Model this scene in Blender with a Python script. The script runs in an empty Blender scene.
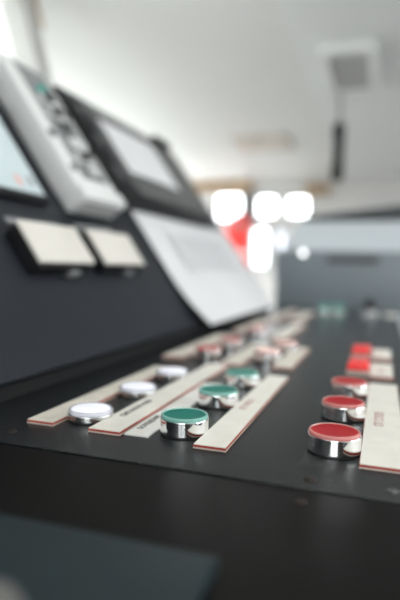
import bpy, bmesh, math, random
from mathutils import Matrix, Vector

random.seed(4)
C = bpy.context.scene.collection
S = 0.001                       # everything below is written in millimetres
XJ = -240.0                     # where the deck meets the sloping panel
TH = math.radians(55)
CT, ST = math.cos(TH), math.sin(TH)

# ------------------------------------------------------------------ materials
MATS = {}


def mat(name, col, rough=.5, metal=0, spec=.5, noise=None, bump=None, emit=None, trans=0, coat=0, speck=None):
    m = bpy.data.materials.new(name)
    m.use_nodes = True
    nt = m.node_tree
    b = nt.nodes['Principled BSDF']
    b.inputs['Base Color'].default_value = (*col, 1)
    b.inputs['Roughness'].default_value = rough
    b.inputs['Metallic'].default_value = metal
    b.inputs['Specular IOR Level'].default_value = spec
    b.inputs['Transmission Weight'].default_value = trans
    b.inputs['Coat Weight'].default_value = coat
    if emit:
        b.inputs['Emission Color'].default_value = (*emit[0], 1)
        b.inputs['Emission Strength'].default_value = emit[1]
    tc = None
    if noise or bump or speck:
        tc = nt.nodes.new('ShaderNodeTexCoord')
    if noise:                    # (scale, amount): soft blotches round the base colour
        n = nt.nodes.new('ShaderNodeTexNoise')
        n.inputs['Scale'].default_value = noise[0]
        n.inputs['Detail'].default_value = 5
        nt.links.new(tc.outputs['Object'], n.inputs['Vector'])
        r = nt.nodes.new('ShaderNodeValToRGB')
        r.color_ramp.elements[0].position = .3
        r.color_ramp.elements[1].position = .7
        r.color_ramp.elements[0].color = (*[c * (1 - noise[1]) for c in col], 1)
        r.color_ramp.elements[1].color = (*[min(1, c * (1 + noise[1])) for c in col], 1)
        nt.links.new(n.outputs['Fac'], r.inputs['Fac'])
        nt.links.new(r.outputs['Color'], b.inputs['Base Color'])
    if bump:                     # (scale, strength, distance)
        n = nt.nodes.new('ShaderNodeTexNoise')
        n.inputs['Scale'].default_value = bump[0]
        n.inputs['Detail'].default_value = 2
        nt.links.new(tc.outputs['Object'], n.inputs['Vector'])
        bp = nt.nodes.new('ShaderNodeBump')
        bp.inputs['Strength'].default_value = bump[1]
        bp.inputs['Distance'].default_value = bump[2]
        nt.links.new(n.outputs['Fac'], bp.inputs['Height'])
        nt.links.new(bp.outputs['Normal'], b.inputs['Normal'])
    MATS[name] = m
    return m


mat('deck_paint', (.0095, .0112, .0132), .16, spec=.28, noise=(1000, .5), bump=(900, 1, .00032))  # colour noise painted in for the glints of the grain
mat('front_paint', (.006, .0056, .0053), .5, spec=.06, noise=(6, .25), bump=(900, .6, .0001))
mat('slope_paint', (.012, .0145, .021), .45, spec=.3, bump=(900, .6, .0001))
mat('recess_black', (.006, .006, .007), .7, spec=.2)
mat('teal_paint', (.008, .019, .023), .45, spec=.22, bump=(900, .6, .0001))
mat('chrome', (.86, .87, .88), .07, 1)
mat('dull_chrome', (.62, .63, .63), .24, 1)
mat('gasket', (.012, .012, .013), .6)
mat('cream', (.80, .775, .71), .5, noise=(60, .05), bump=(500, .12, .0002))
mat('old_cream', (.68, .64, .565), .55, noise=(70, .16), bump=(500, .15, .0003))
mat('white_label', (.80, .79, .755), .5, noise=(60, .04))
mat('red_core', (.42, .035, .025), .5, noise=(180, .25))
mat('pale_base', (.62, .54, .46), .6, noise=(120, .15))
mat('ink_black', (.035, .035, .035), .6)
mat('ink_red', (.34, .11, .11), .6)
mat('lens_red', (.42, .010, .017), .45, spec=.12, noise=(90, .12))
mat('lens_teal', (.003, .175, .138), .45, spec=.12, noise=(90, .12))
mat('wall_red', (.75, .05, .045), .3)
mat('wall_teal', (.02, .40, .33), .3)
mat('lens_white', (.78, .78, .85), .3, emit=((.88, .90, 1), .3))
mat('lens_pink', (.85, .62, .55), .35, emit=((1, .82, .75), .25))
mat('key_red', (.83, .02, .02), .3, emit=((1, .03, .02), .12))  # plain red plastic with a slight glow put into it
mat('key_side', (.62, .55, .50), .4)
mat('lens_green', (.04, .50, .36), .3)
mat('rust', (.032, .022, .016), .7, metal=.4, noise=(300, .5))
mat('steel', (.16, .16, .165), .35, 1)
mat('black_plastic', (.008, .008, .01), .5, spec=.25)
mat('dark_grey', (.05, .052, .056), .45)
mat('grey_plastic', (.22, .225, .23), .45)
mat('white_plastic', (.76, .77, .77), .4)
mat('plate_white', (.72, .69, .64), .45, noise=(25, .04))
mat('paper', (.70, .70, .72), .75, noise=(6, .03))
mat('paper_print', (.665, .67, .695), .8)
mat('screen_light', (.5, .58, .6), .15, emit=((.62, .75, .80), .12))
mat('screen_grey', (.045, .047, .05), .25)
mat('pink_mark', (.75, .35, .32), .5)
mat('teal_led', (.02, .32, .27), .4)
mat('cabinet_grey', (.60, .65, .69), .35, spec=.5)
mat('cabinet_front_shaded', (.21, .245, .27), .4)  # darker than the housing: shade on the upright front painted in
mat('cabinet_trim', (.035, .042, .045), .45)
mat('wall_white', (.80, .80, .78), .7, noise=(1.5, .02))
mat('wall_brown', (.16, .11, .075), .5, noise=(3, .2))
mat('wall_grey', (.62, .61, .60), .7)  # plain light grey
mat('ceiling_white', (.78, .78, .765), .6, noise=(1.2, .02))
mat('ceiling_cool', (.80, .81, .81), .6)
mat('hatch_beige', (.66, .60, .53), .6)
mat('wood_tan', (.40, .27, .15), .5, noise=(8, .25))
mat('floor_grey', (.12, .115, .11), .5, noise=(4, .2))
mat('frame_grey', (.42, .42, .41), .5)
mat('frame_dark', (.10, .10, .11), .5)
mat('knob_pale', (.13, .125, .12), .4)
mat('vest_red', (.75, .03, .02), .6)
mat('fill_glow', (.9, .9, .9), .4, emit=((1, .985, .96), 3.0))  # glow of the added fill lamps
mat('highlight_glow', (.9, .9, .9), .3, emit=((1, 1, 1), 2.2))  # glow for the highlight painted on the cabinet


def clear_mat(name, tint, body, fac):
    m = bpy.data.materials.new(name)
    m.use_nodes = True
    nt = m.node_tree
    nt.nodes.clear()
    out = nt.nodes.new('ShaderNodeOutputMaterial')
    t = nt.nodes.new('ShaderNodeBsdfTransparent')
    t.inputs[0].default_value = (*tint, 1)
    p = nt.nodes.new('ShaderNodeBsdfPrincipled')
    p.inputs['Base Color'].default_value = (*body, 1)
    p.inputs['Roughness'].default_value = .12
    mx = nt.nodes.new('ShaderNodeMixShader')
    mx.inputs[0].default_value = fac
    nt.links.new(t.outputs[0], mx.inputs[1])
    nt.links.new(p.outputs[0], mx.inputs[2])
    nt.links.new(mx.outputs[0], out.inputs[0])
    MATS[name] = m


clear_mat('clear_red', (1, .86, .84), (.88, .58, .55), .42)
clear_mat('clear_teal', (.88, 1, .97), (.56, .82, .77), .42)
clear_mat('clear_plain', (.98, .98, 1), (.60, .60, .63), .5)
clear_mat('pane_glass', (.97, .98, .98), (.8, .85, .86), .05)
clear_mat('pane_frosted', (.75, .77, .8), (.6, .63, .66), .35)


# ------------------------------------------------------------------ mesh helpers
def link(name, bm, m, parent=None, smooth=False, kind=None):
    me = bpy.data.meshes.new(name)
    bmesh.ops.scale(bm, vec=(S, S, S), verts=bm.verts)
    bmesh.ops.recalc_face_normals(bm, faces=bm.faces)
    bm.to_mesh(me)
    bm.free()
    me.materials.append(MATS[m])
    if smooth:
        for p in me.polygons:
            p.use_smooth = True
        try:
            me.set_sharp_from_angle(angle=math.radians(40))
        except Exception:
            pass
    o = bpy.data.objects.new(name, me)
    C.objects.link(o)
    if parent:
        o.parent = parent
    if kind:
        o['kind'] = kind
    return o


def box(bm, x0, x1, y0, y1, z0, z1, bev=0, seg=2):
    vs = [bm.verts.new((x, y, z)) for x in (x0, x1) for y in (y0, y1) for z in (z0, z1)]
    fs = [(0, 1, 3, 2), (4, 6, 7, 5), (0, 4, 5, 1), (2, 3, 7, 6), (0, 2, 6, 4), (1, 5, 7, 3)]
    faces = [bm.faces.new([vs[i] for i in f]) for f in fs]
    if bev:
        es = list({e for f in faces for e in f.edges})
        bmesh.ops.bevel(bm, geom=es, offset=bev, segments=seg, profile=.5, affect='EDGES')
    return bm


def bxm(*a, **k):
    return box(bmesh.new(), *a, **k)


def lathe(bm, prof, n=56, cx=0, cy=0, close=True):
    """prof: list of (radius, z) from the axis/outside; radius 0 gives a pole"""
    rings = []
    for r, z in prof:
        if r < 1e-6:
            rings.append([bm.verts.new((cx, cy, z))])
        else:
            rings.append([bm.verts.new((cx + r * math.cos(2 * math.pi * i / n), cy + r * math.sin(2 * math.pi * i / n), z)) for i in range(n)])
    for a, b in zip(rings, rings[1:]):
        for i in range(n):
            j = (i + 1) % n
            if len(a) == 1 and len(b) == 1:
                continue
            if len(a) == 1:
                bm.faces.new((a[0], b[i], b[j]))
            elif len(b) == 1:
                bm.faces.new((a[i], b[0], a[j]))
            else:
                bm.faces.new((a[i], b[i], b[j], a[j]))
    return bm


def prism(bm, pts, axis, a0, a1, bev=0):
    """extrude a 2-D outline: axis 'y' takes (x,z) points, axis 'x' takes (y,z)"""
    def P(u, v, t):
        return (u, t, v) if axis == 'y' else (t, u, v)
    A = [bm.verts.new(P(u, v, a0)) for u, v in pts]
    B = [bm.verts.new(P(u, v, a1)) for u, v in pts]
    n = len(pts)
    fs = [bm.faces.new(A), bm.faces.new(B[::-1])]
    for i in range(n):
        j = (i + 1) % n
        fs.append(bm.faces.new((A[i], B[i], B[j], A[j])))
    if bev:
        es = list({e for f in fs for e in f.edges})
        bmesh.ops.bevel(bm, geom=es, offset=bev, segments=2, profile=.5, affect='EDGES')
    return bm


def tube(bm, pts, r, n=10):
    pts = [Vector(p) for p in pts]
    rings = []
    for i, p in enumerate(pts):
        d = (pts[min(i + 1, len(pts) - 1)] - pts[max(i - 1, 0)]).normalized()
        up = Vector((0, 0, 1)) if abs(d.z) < .9 else Vector((1, 0, 0))
        a = d.cross(up).normalized()
        b = d.cross(a)
        rings.append([bm.verts.new(p + r * (math.cos(2 * math.pi * k / n) * a + math.sin(2 * math.pi * k / n) * b)) for k in range(n)])
    for A, B in zip(rings, rings[1:]):
        for k in range(n):
            bm.faces.new((A[k], B[k], B[(k + 1) % n], A[(k + 1) % n]))
    bm.faces.new(rings[0])
    bm.faces.new(rings[-1][::-1])
    return bm


def text_bm(body, size, mtx, thick=.12, bold=0.0):
    """lettering as thin solid geometry, in mm, placed by mtx"""
    cu = bpy.data.curves.new('lettering', 'FONT')
    cu.body = body
    cu.size = size
    cu.extrude = thick / 2
    cu.offset = bold
    cu.align_x = 'LEFT'
    cu.align_y = 'CENTER'
    o = bpy.data.objects.new('lettering', cu)
    C.objects.link(o)
    dg = bpy.context.evaluated_depsgraph_get()
    me = bpy.data.meshes.new_from_object(o.evaluated_get(dg))
    bm = bmesh.new()
    bm.from_mesh(me)
    bmesh.ops.transform(bm, matrix=mtx, verts=bm.verts)
    bpy.data.objects.remove(o)
    bpy.data.meshes.remove(me)
    bpy.data.curves.remove(cu)
    return bm


def tag(o, label, cat, group=None):
    o['label'] = label
    o['category'] = cat
    if group:
        o['group'] = group
    return o


def thing(name, label, cat, loc=(0, 0, 0), group=None, mtx=None):
    o = bpy.data.objects.new(name, None)
    C.objects.link(o)
    o.empty_display_size = .01
    if mtx is not None:
        o.matrix_world = mtx
    else:
        o.location = Vector(loc) * S
    return tag(o, label, cat, group)


def dup(root, loc, label, group=None):
    r = root.copy()
    C.objects.link(r)
    r.location = Vector(loc) * S
    r['label'] = label
    if group:
        r['group'] = group
    for ch in list(root.children):
        c = ch.copy()
        C.objects.link(c)
        c.parent = r
        for g in list(ch.children):
            d = g.copy()
            C.objects.link(d)
            d.parent = c
    return r


def slope(s, y, o):
    """matrix of a frame on the sloping panel: local x along the desk, y up the slope, z outwards"""
    p = Vector((XJ - s * CT + o * ST, y, s * ST + o * CT)) * S
    return Matrix(((0, -CT, ST, p.x), (1, 0, 0, p.y), (0, ST, CT, p.z), (0, 0, 0, 1)))


# ------------------------------------------------------------------ control desk
SEAM = 236.3
desk = thing('control_desk', 'black painted control desk with a flat speckled deck full of buttons', 'control desk', (-100, 400, -950))
back = thing('sloping_console', 'dark console panel sloping up on the left behind the button deck', 'console', (-100, 400, -950))
ox, oy, oz = 100, -400, 950      # desk-local offset so that parts can be written in world mm


def dk(name, bm, m, parent=desk, smooth=False):
    bmesh.ops.translate(bm, vec=(ox, oy, oz), verts=bm.verts)
    return link(name, bm, m, parent, smooth)


body = bmesh.new()
prism(body, [(-235, -950), (20, -950), (20, -5), (-235, -5)], 'y', -470, 1380)
dk('desk_body', body, 'recess_black')
body = bmesh.new()
prism(body, [(-620, -950), (-246, -950), (-246, -4), (-262, -4), (-506, 346), (-620, 300)], 'y', -500, 1255)
dk('console_body', body, 'recess_black', back)
dk('deck_panel', bxm(-243, 33, SEAM, 1400, -4, 0, .9, 3), 'deck_paint', smooth=True)
dk('front_panel', bxm(-243, 33, -480, SEAM - .9, -4.3, -.5, .9, 3), 'front_paint', smooth=True)
# the sloping panel: a plate with a folded lip standing clear of the dark recess at its foot
sl = bmesh.new()
box(sl, -500, 1262, 13, 442, -9, 0, 1.2, 3)
bmesh.ops.transform(sl, matrix=Matrix(((0, -CT, ST, XJ), (1, 0, 0, 0), (0, ST, CT, 0), (0, 0, 0, 1))), verts=sl.verts)
dk('sloping_panel', sl, 'slope_paint', back, True)
sk = bmesh.new()
box(sk, -500, 1262, 0, 13, -14, -5)
bmesh.ops.transform(sk, matrix=Matrix(((0, -CT, ST, XJ), (1, 0, 0, 0), (0, ST, CT, 0), (0, 0, 0, 1))), verts=sk.verts)
dk('recess_strip', sk, 'recess_black', back)


def screw(x, y, z, m):
    b = bmesh.new()
    lathe(b, [(0, z - .3), (2.9, z - .3), (2.9, z + .15), (2.3, z + .7), (1.2, z + .85), (0, z + .85)], 20, x, y)
    o = dk('screw', b, m, smooth=True)
    s2 = bmesh.new()
    box(s2, x - 1.9, x + 1.9, y - .3, y + .3, z + .8, z + .95)
    dk('screw_slot', s2, 'recess_black', o)


screw(-194.4, 252.7, 0, 'rust')
screw(-27.3, 246.3, 0, 'rust')
screw(-27.9, 222.2, -.5, 'rust')
screw(8.9, 247.8, 0, 'steel')
hb = bmesh.new()
lathe(hb, [(0, -.2), (3.6, -.2), (3.6, .4), (2.8, .9), (0, .9)], 20, 661, 42)
bmesh.ops.transform(hb, matrix=Matrix(((0, -CT, ST, XJ), (1, 0, 0, 0), (0, ST, CT, 0), (0, 0, 0, 1))), verts=hb.verts)
dk('plug', hb, 'dark_grey', back, True)


# ------------------------------------------------------------------ push buttons
def make_button(lens, side, clear, label, group, white=False):
    t = thing('push_button', label, 'push button', (0, 0, 0), group)
    h = 4.6 if white else 9.6
    g = bmesh.new()
    lathe(g, [(0, 0), (13.3, 0), (13.3, 1.0), (0, 1.0)])
    link('gasket', g, 'gasket', t, True)
    b = bmesh.new()
    lathe(b, [(12.4, .8), (13.5, .8), (13.9, 1.0), (14, 1.25), (14, 1.6), (13.95, h - .75), (13.94, h - .35), (13.8, h - .08), (13.4, h), (12.4, h)])
    link('chrome_bezel', b, 'dull_chrome' if white else 'chrome', t, True)
    s = bmesh.new()
    if white:
        lathe(s, [(11.9, h - .5), (12.1, h + 1.6), (11.6, h + 2.4), (9, h + 2.8), (5, h + 3.0), (0, h + 3.05)])
        ln = link('lens', s, lens, t, True)
        c = bmesh.new()
        lathe(c, [(12.2, h - .2), (13.6, h - .2), (13.8, h + .5), (13.7, h + 1.9), (13.2, h + 2.5), (12.4, h + 2.5), (12.2, h + 2.0)])
        link('clear_ring', c, clear, t, True)
    else:
        lathe(s, [(12.1, h + 1.36), (11.7, h + 1.32), (9.5, h + 1.18), (6.5, h + 1.06), (3, h + 1.0), (0, h + .98)])
        link('lens', s, lens, t, True)
        w = bmesh.new()
        lathe(w, [(12.3, h - .3), (13.0, h - .3), (13.0, h + .9), (12.15, h + 1.3)])
        link('lens_skirt', w, side, t, True)
        c = bmesh.new()
        lathe(c, [(13.1, h), (13.4, h), (13.6, h + .3), (13.6, h + 1.3), (13.4, h + 1.75), (12.9, h + 2.0), (12.3, h + 1.9), (12.1, h + 1.4)])
        link('clear_ring', c, clear, t, True)
    return t


G1 = 'illuminated push buttons in the near bank'
rows = [291.5, 360.0, 428.5]
red = make_button('lens_red', 'wall_red', 'clear_red', 'red chrome-rimmed push button nearest the camera, beside the end of the broad cream strip', 'red push buttons beside the broad cream strip')
red.location = Vector((-20.5, rows[0], 0)) * S
dup(red, (-20.5, rows[1], 0), 'red chrome-rimmed push button in the middle of the three beside the broad cream strip')
dup(red, (-20.5, rows[2], 0), 'red chrome-rimmed push button farthest back of three, just before the red keys')
teal = make_button('lens_teal', 'wall_teal', 'clear_teal', 'teal green chrome push button at the front of its row, nearest the camera', 'teal push buttons in the near bank')
teal.location = Vector((-104.3, rows[0] - 2, 0)) * S
dup(teal, (-104.3, rows[1] - 2, 0), 'teal green chrome push button in the middle of the row of three')
dup(teal, (-104.3, rows[2] - 2, 0), 'teal green chrome push button at the back of the row of three')
wht = make_button('lens_white', None, 'clear_plain', 'lit white push button with low metal rim, frontmost and nearest the camera', 'lit white push buttons', True)
wht.location = Vector((-167.2, rows[0] + 1.5, 0)) * S
dup(wht, (-167.2, rows[1] + 1.5, 0), 'lit white push button with low metal rim, second of three from the front')
dup(wht, (-167.2, rows[2] + 1.5, 0), 'lit white push button with low metal rim, farthest of the three')
G2 = 'blurred red push buttons at the foot of the paper sheet'
for y, x, lab in ((540, -170, 'blurred red-topped chrome button behind the last lit white button'),
                  (618, -167, 'blurred red-topped chrome button second along the foot of the paper sheet'),
                  (750, -166, 'blurred red-topped chrome button farthest back, beside the lower corner of the paper sheet')):
    dup(red, (x, y, 0), lab, G2)
pink = make_button('lens_pink', 'wall_red', 'clear_red', 'blurred pale pink-topped chrome button behind the last teal button', 'blurred pale topped push buttons')
pink.location = Vector((-109, 551, 0)) * S
dup(pink, (-101, 618, 0), 'blurred pale pink-topped chrome button just behind the other pale one')


# ------------------------------------------------------------------ label strips
def strip(label, x0, x1, y0, y1, group=None, top='cream', txt=None, thin=False, tilt=0, h=2.5):
    cx, cy = (x0 + x1) / 2, (y0 + y1) / 2
    t = thing('label_strip', label, 'label strip', (cx, cy, 0), group)
    t.rotation_euler = (0, 0, math.radians(tilt))
    w, l = (x1 - x0) / 2, (y1 - y0) / 2
    if thin:
        link('face_plate', bxm(-w, w, -l, l, 0, .9, .1), top, t)
        z = .9
    else:
        link('base_layer', bxm(-w, w, -l, l, 0, h * .36, .08), 'pale_base', t)
        link('red_layer', bxm(-w + .05, w - .05, -l + .05, l - .05, h * .36, h * .78, 0), 'red_core', t)
        link('face_plate', bxm(-w + .25, w - .25, -l + .25, l - .25, h * .78, h, .12), top, t)
        z = h
    if txt:
        for body_, size, tx, ty, ink in txt:
            # reads along the desk, tops of the letters towards the sloping panel
            mt = Matrix(((0, -1, 0, tx), (1, 0, 0, ty - l), (0, 0, 1, z + .03), (0, 0, 0, 1)))
            link('lettering', text_bm(body_, size, mt, .12, .14 if ink == 'ink_black' else .05), ink, t)
    return t


GS = 'engraved strips of the near bank'
strip('broad cream strip with small red lettering to the right of the red buttons', -6.7, 15.5, 270.0, 470, GS,
      txt=[('ПТ СТОП', 7.6, -2.0, 70, 'ink_red')])
strip('cream strip with faint red lettering to the right of the teal buttons', -91, -73, 266.5, 466, GS,
      txt=[('ПТ ПУСК', 6.2, -1.5, 78, 'ink_red')])
strip('cream red-edged strip with a thin black line of lettering, right of the lit white buttons', -155.5, -135.5, 269.5, 496, GS,
      txt=[('СИГНАЛИЗАЦИЯ', 5.2, -3.0, 29, 'ink_black')])
strip('plain cream red-edged strip farthest left, on the sloping panel side of the white buttons', -197.5, -179.5, 270.5, 462, GS, top='old_cream')
strip('thin white paper label with black lettering between the cream strip and the teal buttons', -134.2, -119.5, 272.5, 420, GS, top='white_label', thin=True,
      txt=[('ОСВЕЩЕНИЕ', 4.8, -3.0, 11, 'ink_black')])
GF = 'blurred strips of the far bank'
for x0, x1, y0, y1, tilt, tp, lab in (
        (-97, -77, 508, 645, 0, 'old_cream', 'blurred cream red-edged strip right of the pale topped buttons'),
        (-147, -126, 503, 650, 0, 'old_cream', 'blurred cream red-edged strip between the first blurred red button and the pale topped buttons'),
        (-214, -190, 520, 720, 0, 'old_cream', 'blurred beige strip beside the foot of the sloping panel, left of the blurred red buttons'),
        (-142, -119, 720, 930, 0, 'cream', 'blurred cream strip in front of the far corner of the paper sheet'),
        (-206, -186, 770, 960, 0, 'old_cream', 'blurred strip tucked against the foot of the paper sheet'),
        (-158, -136, 985, 1190, 0, 'cream', 'far blurred cream strip in line behind the strip by the paper corner'),
        (-198, -174, 1000, 1225, 0, 'old_cream', 'farthest blurred beige strip, beside the far end of the sloping panel')):
    strip(lab, x0, x1, y0, y1, GF, top=tp, tilt=tilt)
strip('short cream red-edged label beside the nearer red key', -7, 13, 497, 565, 'short labels by the red keys', txt=[('ЗВУК', 5, 0, 18, 'ink_red')], h=4)
strip('short cream label beside the farther red key', -7, 13, 600, 668, 'short labels by the red keys', h=4)
strip('small pale far label on the deck before the grey cabinet, right of the black selector', 8, 34, 1180, 1290, 'far small labels', top='white_label', thin=True)


# ------------------------------------------------------------------ red keys
def make_key(label):
    t = thing('square_key', label, 'key', (0, 0, 0), 'square red keys')
    link('key_base', bxm(-10, 10, -24, 24, 0, 4.5, .6), 'key_side', t)
    link('key_cap', bxm(-9.4, 9.4, -23.4, 23.4, 4.5, 9.5, 1.2, 3), 'key_red', t, True)
    return t


k = make_key('bright red square key, nearer of the pair behind the red buttons')
k.location = Vector((-17.5, 533, 0)) * S
dup(k, (-18.5, 634, 0), 'bright red square key, farther of the pair behind the red buttons')

# far controls
gb = thing('indicator_button', 'small green button far back on the deck, left one of the pair', 'push button', (-124, 1275, 0), 'small green buttons far back')
b = bmesh.new()
lathe(b, [(0, 0), (14, 0), (14, 5), (13, 6), (0, 6)], 32)
link('bezel', b, 'dull_chrome', gb, True)
b = bmesh.new()
lathe(b, [(11.5, 5.5), (11.5, 11), (9, 13), (0, 13.6)], 32)
link('lens', b, 'lens_green', gb, True)
dup(gb, (-92, 1296, 0), 'small green button far back on the deck, right one of the pair')
sel = thing('selector_knob', 'black selector knob standing far back on the deck before the grey cabinet', 'knob', (-24, 1268, 0))
b = bmesh.new()
lathe(b, [(0, 0), (17, 0), (17, 5), (15, 7), (0, 7)], 32)
link('collar', b, 'dull_chrome', sel, True)
b = bmesh.new()
lathe(b, [(13, 6), (13, 24), (11.5, 27), (0, 27.5)], 32)
box(b, -4, 4, -16, 16, 20, 33, 1.5)
link('grip', b, 'black_plastic', sel, True)

# ------------------------------------------------------------------ things on the sloping panel
# two rocker plates
def make_plate(label, y0, y1):
    t = thing('rocker_plate', label, 'rocker plate', group='white rocker plates', mtx=slope(129, (y0 + y1) / 2, .4))
    w = (y1 - y0) / 2
    link('black_base', bxm(-w - 1.5, w - 6, -27, 20, 0, 13, 1.5), 'black_plastic', t)
    link('white_plate', bxm(-w, w, -23, 22.5, 13, 17, 1.2), 'plate_white', t, True)
    link('catch', bxm(6, 24, -31, -26, 0, 9, 1), 'grey_plastic', t)
    return t


make_plate('white rectangular plate on a black base, nearer of the two on the sloping panel', 413, 509)
make_plate('white rectangular plate on a black base, farther of the two on the sloping panel', 534.5, 635)
ps = thing('label_strip', 'narrow pale strip on the sloping panel above the nearer white plate', 'label strip', group='narrow strips above the white plates', mtx=slope(164, 466, 0))
link('face_plate', bxm(-43, 43, -4.5, 3.5, 0, 1.6, .2), 'grey_plastic', ps)
ps2 = thing('label_strip', 'narrow pale strip on the sloping panel above the farther white plate', 'label strip', group='narrow strips above the white plates', mtx=slope(168, 590, 0))
link('face_plate', bxm(-43, 43, -4, 3, 0, 1.6, .2), 'grey_plastic', ps2)

# tablet-like display at the far left
tb = thing('display', 'framed pale blue display at the left edge beside the white breaker box', 'display', mtx=slope(290, 420, .4))
link('bezel', bxm(-95, 92, -100, 120, 0, 7, 2.5, 3), 'black_plastic', tb, True)
link('screen', bxm(-82, 86, -91, 108, 6.9, 7.5), 'screen_light', tb)
link('screen_mark', bxm(48, 55, -84, -70, 7.5, 7.7), 'pink_mark', tb)
link('screen_mark', bxm(70, 78, -80, -68, 7.5, 7.7), 'grey_plastic', tb)
b = bmesh.new()
lathe(b, [(0, 7), (13, 7), (13, 15), (11, 18), (0, 18.5)], 32, 69, 28)
link('corner_knob', b, 'white_plastic', tb, True)

# white breaker box
bb = thing('breaker_box', 'long white box of switches mounted up the sloping panel', 'breaker box', mtx=slope(310, 595, .4))
link('housing', bxm(-50, 50, -108, 94, 0, 31, 2.5, 3), 'white_plastic', bb, True)
link('terminal_block', bxm(-48, 54, -124, -104, 0, 33, 2.5, 3), 'white_plastic', bb, True)
link('switch_rail', bxm(-24, 42, -92, 88, 30.5, 31.6, .5), 'grey_plastic', bb)
random.seed(11)
for i, y in enumerate(range(-82, 40, 23)):
    m_ = 'black_plastic' if i in (1, 4, 5) else ('dark_grey' if i % 2 else 'white_plastic')
    x = random.uniform(-6, 10)
    sw = link('switch', bxm(x - 14, x + 22, y - 7, y + 7, 31.4, 34, 1), 'white_plastic' if i % 3 else 'grey_plastic', bb, True)
    link('toggle', bxm(x - 6, x + 8, y - 5, y + 6, 33.6, 39, 1.2), m_, sw, True)
for x, y, m_ in ((2, 50, 'teal_led'), (18, 58, 'teal_led'), (40, 20, 'dark_grey'), (42, -40, 'black_plastic'), (-38, -30, 'dark_grey'), (-36, -80, 'grey_plastic')):
    b = bmesh.new()
    lathe(b, [(0, 30.5), (6, 30.5), (6, 32.5), (5, 33.5), (0, 34)], 20, x, y)
    link('indicator', b, m_, bb, True)
b = bmesh.new()
for z0 in (6, 14, 22):
    box(b, -38, 46, -125.2, -123.5, z0 - 1.2, z0 + 1.2)
link('terminal_slot', b, 'grey_plastic', bb)

# hinged black unit with its sheet
un = thing('display_unit', 'black framed unit high on the sloping panel with a grey face', 'display unit', mtx=slope(305, 890, .4))
link('housing', bxm(-205, 230, -88, 108, 0, 25, 5, 3), 'black_plastic', un, True)
link('face', bxm(-135, 215, -78, 100, 24.5, 26, .5), 'screen_grey', un)
link('hinge', bxm(-170, -150, -70, 80, 24, 32, 3, 3), 'dark_grey', un, True)
for y in (-50, 5, 60):
    link('latch', bxm(-195, -178, y - 12, y + 12, 24, 31, 2, 2), 'dark_grey', un, True)
link('corner_block', bxm(140, 215, 94, 112, 20, 34, 4, 3), 'black_plastic', un, True)


def sheet(name, label, s, y, w, l, o, bulge, parentcat='paper', m='paper'):
    bm = bmesh.new()
    nx, ny = 16, 12
    layers = []
    for dz in (0, -.35):
        layers.append([[bm.verts.new(((i / nx - .5) * l, (j / ny - .5) * w, bulge(i / nx, j / ny) + dz)) for i in range(nx + 1)] for j in range(ny + 1)])
    T, B = layers
    for j in range(ny):
        for i in range(nx):
            bm.faces.new((T[j][i], T[j][i + 1], T[j + 1][i + 1], T[j + 1][i]))
            bm.faces.new((B[j][i], B[j + 1][i], B[j + 1][i + 1], B[j][i + 1]))
    for i in range(nx):
        for j in (0, ny):
            bm.faces.new((T[j][i], B[j][i], B[j][i + 1], T[j][i + 1]))
    for j in range(ny):
        for i in (0, nx):
            bm.faces.new((T[j][i], T[j + 1][i], B[j + 1][i], B[j][i]))
    t = thing(name, label, parentcat, mtx=slope(s, y, o))
    return t, link('sheet', bm, m, t, True)


pt, p_ = sheet('paper_sheet', 'small white sheet lying over the face of the black framed unit', 322, 872, 104, 215, 27, lambda u, v: .6 + 1.2 * u * (1 - u) * 4)
pt, p_ = sheet('paper_sheet', 'large white printed sheet leaning on the sloping panel down to the deck', 109, 998, 210, 516, 2.2,
               lambda u, v: 1 + 14 * max(0, .45 - v) ** 2 * (1.2 - u) * 4 + 3 * math.sin(u * 3.1) * (1 - v))
pb = bmesh.new()
box(pb, -170, 190, -10, 70, 4.6, 5.0)
link('printed_area', pb, 'paper_print', pt)
lb = bmesh.new()
for i in range(7):
    box(lb, -150, 150 - 30 * (i % 3), 60 - i * 10, 62 - i * 10, 4.9, 5.2)
link('printed_lines', lb, 'grey_plastic', pt)

# ------------------------------------------------------------------ near foreground
cb = thing('control_box', 'dark teal flat-topped box close to the camera on the near panel', 'control box', (-150, 80, -.5))
link('lid', bxm(-84, 107, -90, 74, 4, 9, 1.5, 3), 'teal_paint', cb, True)
link('side_wall', bxm(-82, 105, -87, 71, 0, 4.2, .5), 'recess_black', cb)
kb = bmesh.new()
lathe(kb, [(0, 8.8), (9, 8.8), (9.5, 10), (8, 12), (8, 15), (11, 17), (11.5, 20), (10, 23), (6, 24), (0, 24.4)], 40, 69, 11)
link('rotary_knob', kb, 'knob_pale', cb, True)

# ------------------------------------------------------------------ grey cabinet beyond the deck
cab = thing('cabinet', 'blue-grey instrument cabinet with a sloping face closing the far end of the deck', 'cabinet', (0, 1600, -950))
bm = bmesh.new()
prism(bm, [(-180, 0), (150, 0), (150, 1195), (-90, 1175), (-176, 1102), (-180, 1096)], 'x', -420, 420)
for v in bm.verts:                               # its left end leans inwards
    if v.co.x < 0:
        v.co.x = -305 + max(0, v.co.z - 950) * .38
link('housing', bm, 'cabinet_grey', cab)
link('front_plate', bxm(-265, 418, -186, -178, 940, 1093, 2), 'cabinet_front_shaded', cab, True)
link('name_plate', bxm(-135, -10, -189, -185.5, 1062, 1078, 1), 'dark_grey', cab)
tp = bmesh.new()
A = [(-215, 1178, -95), (420, 1178, -95), (420, 1262, -95), (-215, 1186, -95)]
vs = [tp.verts.new((x, y, z)) for x, z, y in A] + [tp.verts.new((x, 150, z + 12)) for x, z, y in A]
for f in ((0, 1, 2, 3), (7, 6, 5, 4), (0, 4, 5, 1), (1, 5, 6, 2), (2, 6, 7, 3), (3, 7, 4, 0)):
    tp.faces.new([vs[i] for i in f])
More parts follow.
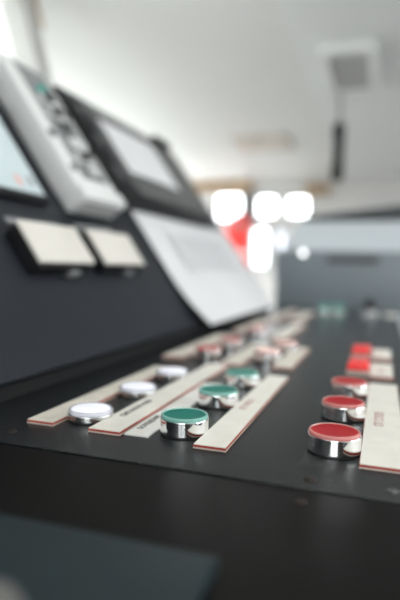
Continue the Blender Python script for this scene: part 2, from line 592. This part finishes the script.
link('top_trim', tp, 'cabinet_trim', cab)
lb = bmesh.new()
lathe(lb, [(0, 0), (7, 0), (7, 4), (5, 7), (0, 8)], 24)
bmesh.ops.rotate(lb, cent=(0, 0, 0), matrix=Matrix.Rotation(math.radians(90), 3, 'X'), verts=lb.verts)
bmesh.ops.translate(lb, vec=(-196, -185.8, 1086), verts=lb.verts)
link('highlight_bead', lb, 'highlight_glow', cab, True)  # glowing bead added in place of a specular highlight

# ------------------------------------------------------------------ the room
FL, CE = -950, 900
YN, YF = -2600, 5000
XO = -1950                       # outer wall of the wing beyond the window post             # near and far walls
XR = 2600


def xw(z):                       # front wall leans outwards
    return -926 - (z - 600) * .2995


def st(name, bm, m, parent=None):
    o = link(name, bm, m, parent)
    if parent is None:
        o['kind'] = 'structure'
    return o


st('floor', bxm(-2050, XR + 100, YN - 100, YF + 100, FL - 60, FL), 'floor_grey')
st('ceiling', bxm(-2050, XR + 100, YN - 100, YF + 100, CE, CE + 60), 'ceiling_white')


def leaning(y0, y1, z0, z1, t=70):
    bm = bmesh.new()
    prism(bm, [(xw(z0), z0), (xw(z1), z1), (xw(z1) - t, z1), (xw(z0) - t, z0)], 'y', y0, y1)
    return bm


SILL, HEAD, WE = 300, 865, 1328
bm = bxm(xw(SILL) - 70, xw(SILL), YN, WE, FL, SILL)
prism(bm, [(xw(HEAD), HEAD), (xw(CE), CE), (xw(CE) - 70, CE), (xw(HEAD) - 70, HEAD)], 'y', YN, WE)
st('wall_left', bm, 'wall_white')
st('wall_return', bxm(XO, -1020, WE + 60, WE + 130, FL, CE), 'wall_white')
n = 0
edges = [YN, YN + 1000, YN + 2000, YN + 2950, WE]
for a, b_ in zip(edges, edges[1:]):
    n += 1
    fr = bmesh.new()
    for y0, y1, z0, z1 in ((a, a + 22, SILL, HEAD), (b_ - 22, b_, SILL, HEAD), (a + 22, b_ - 22, SILL, SILL + 40), (a + 22, b_ - 22, HEAD - 20, HEAD)):
        prism(fr, [(xw(z0) + 14, z0), (xw(z1) + 14, z1), (xw(z1) - 60, z1), (xw(z0) - 60, z0)], 'y', y0, y1)
    w = st('window_%d' % n, fr, 'frame_grey')
    g = bmesh.new()
    prism(g, [(xw(SILL) - 30, SILL), (xw(HEAD) - 30, HEAD), (xw(HEAD) - 36, HEAD), (xw(SILL) - 36, SILL)], 'y', a + 18, b_ - 18)
    link('pane', g, 'pane_glass', w)
# wooden post beside the last front window
tr = bmesh.new()
prism(tr, [(xw(SILL) + 18, SILL), (xw(CE) + 18, CE), (xw(CE) - 2, CE), (xw(SILL) - 2, SILL)], 'y', WE, WE + 34)
st('trim_1', tr, 'wall_grey')


def wall_with_holes(y0, y1, holes, x0, x1, z0, z1):
    """wall across the room built of blocks round its openings"""
    bm = bmesh.new()
    xs = sorted({x0, x1, *[h[0] for h in holes], *[h[1] for h in holes]})
    for a, b_ in zip(xs, xs[1:]):
        mid = (a + b_) / 2
        hs = sorted([(h[2], h[3]) for h in holes if h[0] < mid < h[1]])
        z = z0
        for h0, h1 in hs:
            if h0 > z:
                box(bm, a, b_, y0, y1, z, h0)
            z = h1
        if z < z1:
            box(bm, a, b_, y0, y1, z, z1)
    return bm


K = YF / 5000                    # the far openings, measured at 5 m and brought to the wall
far = [tuple(K * v if i < 2 else 96 + K * (v - 96) for i, v in enumerate(h)) for h in
       [(-1550, -1275, 530, 785), (-1150, -945, 560, 760), (-865, -655, 560, 755), (-1185, -1010, 90, 465), (-955, -850, 0, 450)]]
st('wall_far', wall_with_holes(YF, YF + 80, far, -2050, XR, FL, CE), 'wall_grey')
for h in far:
    n += 1
    fr = bmesh.new()
    x0, x1, z0, z1 = h
    for q in ((x0, x0 + 14, z0, z1), (x1 - 14, x1, z0, z1), (x0 + 14, x1 - 14, z0, z0 + 14), (x0 + 14, x1 - 14, z1 - 14, z1)):
        box(fr, q[0], q[1], YF - 8, YF + 70, q[2], q[3])
    w = st('window_%d' % n, fr, 'frame_dark')
    link('pane', bxm(x0 + 10, x1 - 10, YF + 30, YF + 36, z0 + 10, z1 - 10), 'pane_frosted' if n == 9 else 'pane_glass', w)
st('trim_2', bxm(-1750, -1180, YF - 60, YF, 805, 890, 4), 'wood_tan')
st('trim_3', bxm(-690, -480, YF - 60, YF, 755, 850, 4), 'wood_tan')
near = [(-500, 1100, -50, 750)]
st('wall_near', wall_with_holes(YN - 80, YN, near, -2050, XR, FL, CE), 'wall_brown')
for x0, x1, z0, z1 in near:
    n += 1
    fr = bmesh.new()
    for q in ((x0, x0 + 40, z0, z1), (x1 - 40, x1, z0, z1), (x0 + 40, x1 - 40, z0, z0 + 40), (x0 + 40, x1 - 40, z1 - 40, z1)):
        box(fr, q[0], q[1], YN - 70, YN + 8, q[2], q[3])
    w = st('window_%d' % n, fr, 'frame_grey')
    link('pane', bxm(x0 + 30, x1 - 30, YN - 40, YN - 34, z0 + 30, z1 - 30), 'pane_glass', w)
outer = [(1520, 3180, 120, 860), (3240, 4900, 120, 860)]
bm = wall_with_holes(XO - 80, XO, outer, WE + 60, YF, FL, CE)
for v in bm.verts:
    v.co.x, v.co.y = v.co.y, v.co.x
st('wall_outer', bm, 'wall_white')
for y0, y1, z0, z1 in outer:
    n += 1
    fr = bmesh.new()
    for q in ((y0, y0 + 40, z0, z1), (y1 - 40, y1, z0, z1), (y0 + 40, y1 - 40, z0, z0 + 40), (y0 + 40, y1 - 40, z1 - 40, z1)):
        box(fr, XO - 70, XO + 8, q[0], q[1], q[2], q[3])
    w = st('window_%d' % n, fr, 'frame_grey')
    link('pane', bxm(XO - 40, XO - 34, y0 + 30, y1 - 30, z0 + 30, z1 - 30), 'pane_glass', w)
right = [(-300, 1250, 100, 860), (1310, 2900, 100, 860)]  # unseen windows, added to light the slope, paper and ceiling
bm = wall_with_holes(XR, XR + 80, right, YN, YF, FL, CE)
for v in bm.verts:
    v.co.x, v.co.y = v.co.y, v.co.x
st('wall_right', bm, 'wall_white')
for y0, y1, z0, z1 in right:
    n += 1
    fr = bmesh.new()
    for q in ((y0, y0 + 40, z0, z1), (y1 - 40, y1, z0, z1), (y0 + 40, y1 - 40, z0, z0 + 40), (y0 + 40, y1 - 40, z1 - 40, z1)):
        box(fr, XR - 8, XR + 70, q[0], q[1], q[2], q[3])
    w = st('window_%d' % n, fr, 'frame_grey')
    link('pane', bxm(XR + 34, XR + 40, y0 + 30, y1 - 30, z0 + 30, z1 - 30), 'pane_glass', w)
# cool grey ceiling lining over the right-hand side
st('trim_4', bxm(-330, XR, -2500, YF - 30, CE - 14, CE, 3), 'ceiling_cool')

st('trim_5', bxm(-1255, -1175, YF - 30, YF, 420, 804, 3), 'frame_dark')
tr = bmesh.new()
prism(tr, [(xw(770) + 18, 770), (xw(CE) + 18, CE), (xw(CE), CE), (xw(770), 770)], 'y', WE + 34, WE + 58)
st('trim_6', tr, 'wood_tan')
# ceiling fittings
vb = thing('ceiling_vent', 'square pale ventilation box fixed under the ceiling at upper right', 'vent', (-150, 2262, CE - 14))
fr = bmesh.new()
for q in ((-100, 100, -270, -225), (-100, 100, 185, 220), (-100, -70, -225, 185), (70, 100, -225, 185)):
    box(fr, q[0], q[1], q[2], q[3], -34, 0, 3)
link('frame', fr, 'white_plastic', vb)
link('grille', bxm(-72, 72, -228, 188, -24, -2), 'frame_grey', vb)
ht = thing('ceiling_hatch', 'faint beige hatch set in the ceiling towards the far windows', 'hatch', (-760, 3500, CE))
link('cover', bxm(-170, 170, -200, 200, -16, 0, 3), 'hatch_beige', ht)
link('ring', bxm(-20, 20, -190, -175, -24, -15, 2), 'steel', ht)

hs = thing('radio_handset', 'black handset hanging from the ceiling on a coiled cord', 'handset', (-208, 2500, CE - 14))
bm = bmesh.new()
pts = []
for i in range(150):
    t = i / 149
    a = t * 2 * math.pi * 16
    pts.append((7 * math.cos(a), 7 * math.sin(a), -t * 160))
tube(bm, pts, 2.2, 6)
link('cord', bm, 'dark_grey', hs, True)
bm = bmesh.new()
box(bm, -22, 22, -24, 24, -400, -152, 9, 3)
link('grip', bm, 'black_plastic', hs, True)
bm = bmesh.new()
box(bm, -26, 26, -32, -10, -225, -152, 8, 3)
link('earpiece', bm, 'black_plastic', hs, True)
link('mouthpiece', bxm(-26, 26, -32, -10, -400, -330, 8, 3), 'black_plastic', hs, True)
b = bmesh.new()
lathe(b, [(0, 0), (28, 0), (28, -12), (22, -16), (0, -16)], 24)
link('ceiling_rose', b, 'dark_grey', hs, True)

# unseen fill lamps, added under the ceiling to brighten strips and paper
def make_fill_lamp(label):
    t = thing('fill_lamp', label, 'lamp', (150, 700, CE), 'added fill lamps over the desk')
    link('housing', bxm(-160, 160, -330, 330, -45, 0, 6), 'white_plastic', t)
    link('diffuser', bxm(-140, 140, -310, 310, -62, -44, 8, 3), 'fill_glow', t, True)
    return t


lp = make_fill_lamp('added white fill lamp under the ceiling over the front of the desk')
dup(lp, (150, -300, CE), 'added white fill lamp under the ceiling behind the camera')

# red life jacket on the far wall
lj = thing('life_jacket', 'bright red life jacket hanging on the far wall below the windows', 'life jacket', (-1295, YF, 505))
for sx in (-1, 1):
    bm = bmesh.new()
    box(bm, sx * 62 - 58, sx * 62 + 58, -85, 0, -420, -60, 22, 4)
    link('front_panel', bm, 'vest_red', lj, True)
bm = bmesh.new()
tube(bm, [(-80, -40, -80), (-85, -42, -10), (-50, -45, 40), (0, -46, 55), (50, -45, 40), (85, -42, -10), (80, -40, -80)], 36, 14)
link('collar', bm, 'vest_red', lj, True)
bm = bmesh.new()
box(bm, -130, 130, -92, -84, -300, -265, 3)
link('strap', bm, 'white_plastic', lj, True)
bm = bmesh.new()
tube(bm, [(-18, -30, 40), (-14, -10, 70), (0, -3, 82), (14, -10, 70), (18, -30, 40)], 5, 8)
link('hanging_loop', bm, 'black_plastic', lj, True)

# ------------------------------------------------------------------ daylight
wd = bpy.data.worlds.new('sky')
bpy.context.scene.world = wd
wd.use_nodes = True
bg = wd.node_tree.nodes['Background']
bg.inputs[1].default_value = 20.0
nt = wd.node_tree
tc = nt.nodes.new('ShaderNodeTexCoord')
sx = nt.nodes.new('ShaderNodeSeparateXYZ')
rm = nt.nodes.new('ShaderNodeValToRGB')
nt.links.new(tc.outputs['Generated'], sx.inputs[0])
mr = nt.nodes.new('ShaderNodeMapRange')
mr.inputs['From Min'].default_value = -1
nt.links.new(sx.outputs['Z'], mr.inputs['Value'])
nt.links.new(mr.outputs[0], rm.inputs[0])
nt.links.new(rm.outputs[0], bg.inputs[0])
e = rm.color_ramp.elements                      # sea below, overcast sky brightening to the zenith
e[0].position, e[0].color = .46, (.185, .19, .185, 1)
e[1].position, e[1].color = .9, (.98, .99, .98, 1)
q = e.new(.505)
q.color = (.20, .205, .21, 1)
q = e.new(.65)
q.color = (.65, .66, .655, 1)


def portal(name, loc, rot, sx, sy):
    l = bpy.data.lights.new(name, 'AREA')
    l.shape = 'RECTANGLE'
    l.size, l.size_y = sx * S, sy * S
    l.cycles.is_portal = True
    o = bpy.data.objects.new(name, l)
    C.objects.link(o)
    o.location = Vector(loc) * S
    o.rotation_euler = rot
    return o


R90 = math.pi / 2
lean = math.atan(.2995)
zc = (SILL + HEAD) / 2
portal('daylight_front', (xw(zc) - 75, (YN + WE) / 2, zc), (0, -R90 + lean, 0), (HEAD - SILL) * 1.05, WE - YN)
portal('daylight_far', (-1100, YF + 85, -50), (-R90, 0, 0), 1000, 1750)
portal('daylight_outer', (XO - 85, 3210, 490), (0, -R90, 0), 760, 3420)
portal('daylight_right', (XR + 85, 1300, 480), (0, R90, 0), 780, 3250)
portal('daylight_near', (300, YN - 85, 350), (R90, 0, 0), 1620, 820)

# ------------------------------------------------------------------ camera
cd = bpy.data.cameras.new('camera')
cam = bpy.data.objects.new('camera', cd)
C.objects.link(cam)
R_ = Vector((.9477, .3183, .0248))
F_ = Vector((-.3163, .9466, -.0628)).normalized()
R_ = (R_ - R_.dot(F_) * F_).normalized()
U_ = R_.cross(F_)
m = Matrix((R_, U_, -F_)).transposed().to_4x4()
m.translation = Vector((0, 0, 96.25)) * S
cam.matrix_world = m
cd.sensor_fit = 'AUTO'
cd.sensor_width = 36
cd.lens = 32.59
cd.clip_start = .004
cd.clip_end = 60
cd.dof.use_dof = True
cd.dof.focus_distance = .292
cd.dof.aperture_fstop = 3.5
sc = bpy.context.scene
sc.camera = cam
sc.view_settings.view_transform = 'Standard'
sc.view_settings.look = 'None'
sc.view_settings.gamma = 1
sc.view_settings.exposure = 0.46
sc.cycles.max_bounces = 10
sc.cycles.diffuse_bounces = 6
sc.cycles.transparent_max_bounces = 12
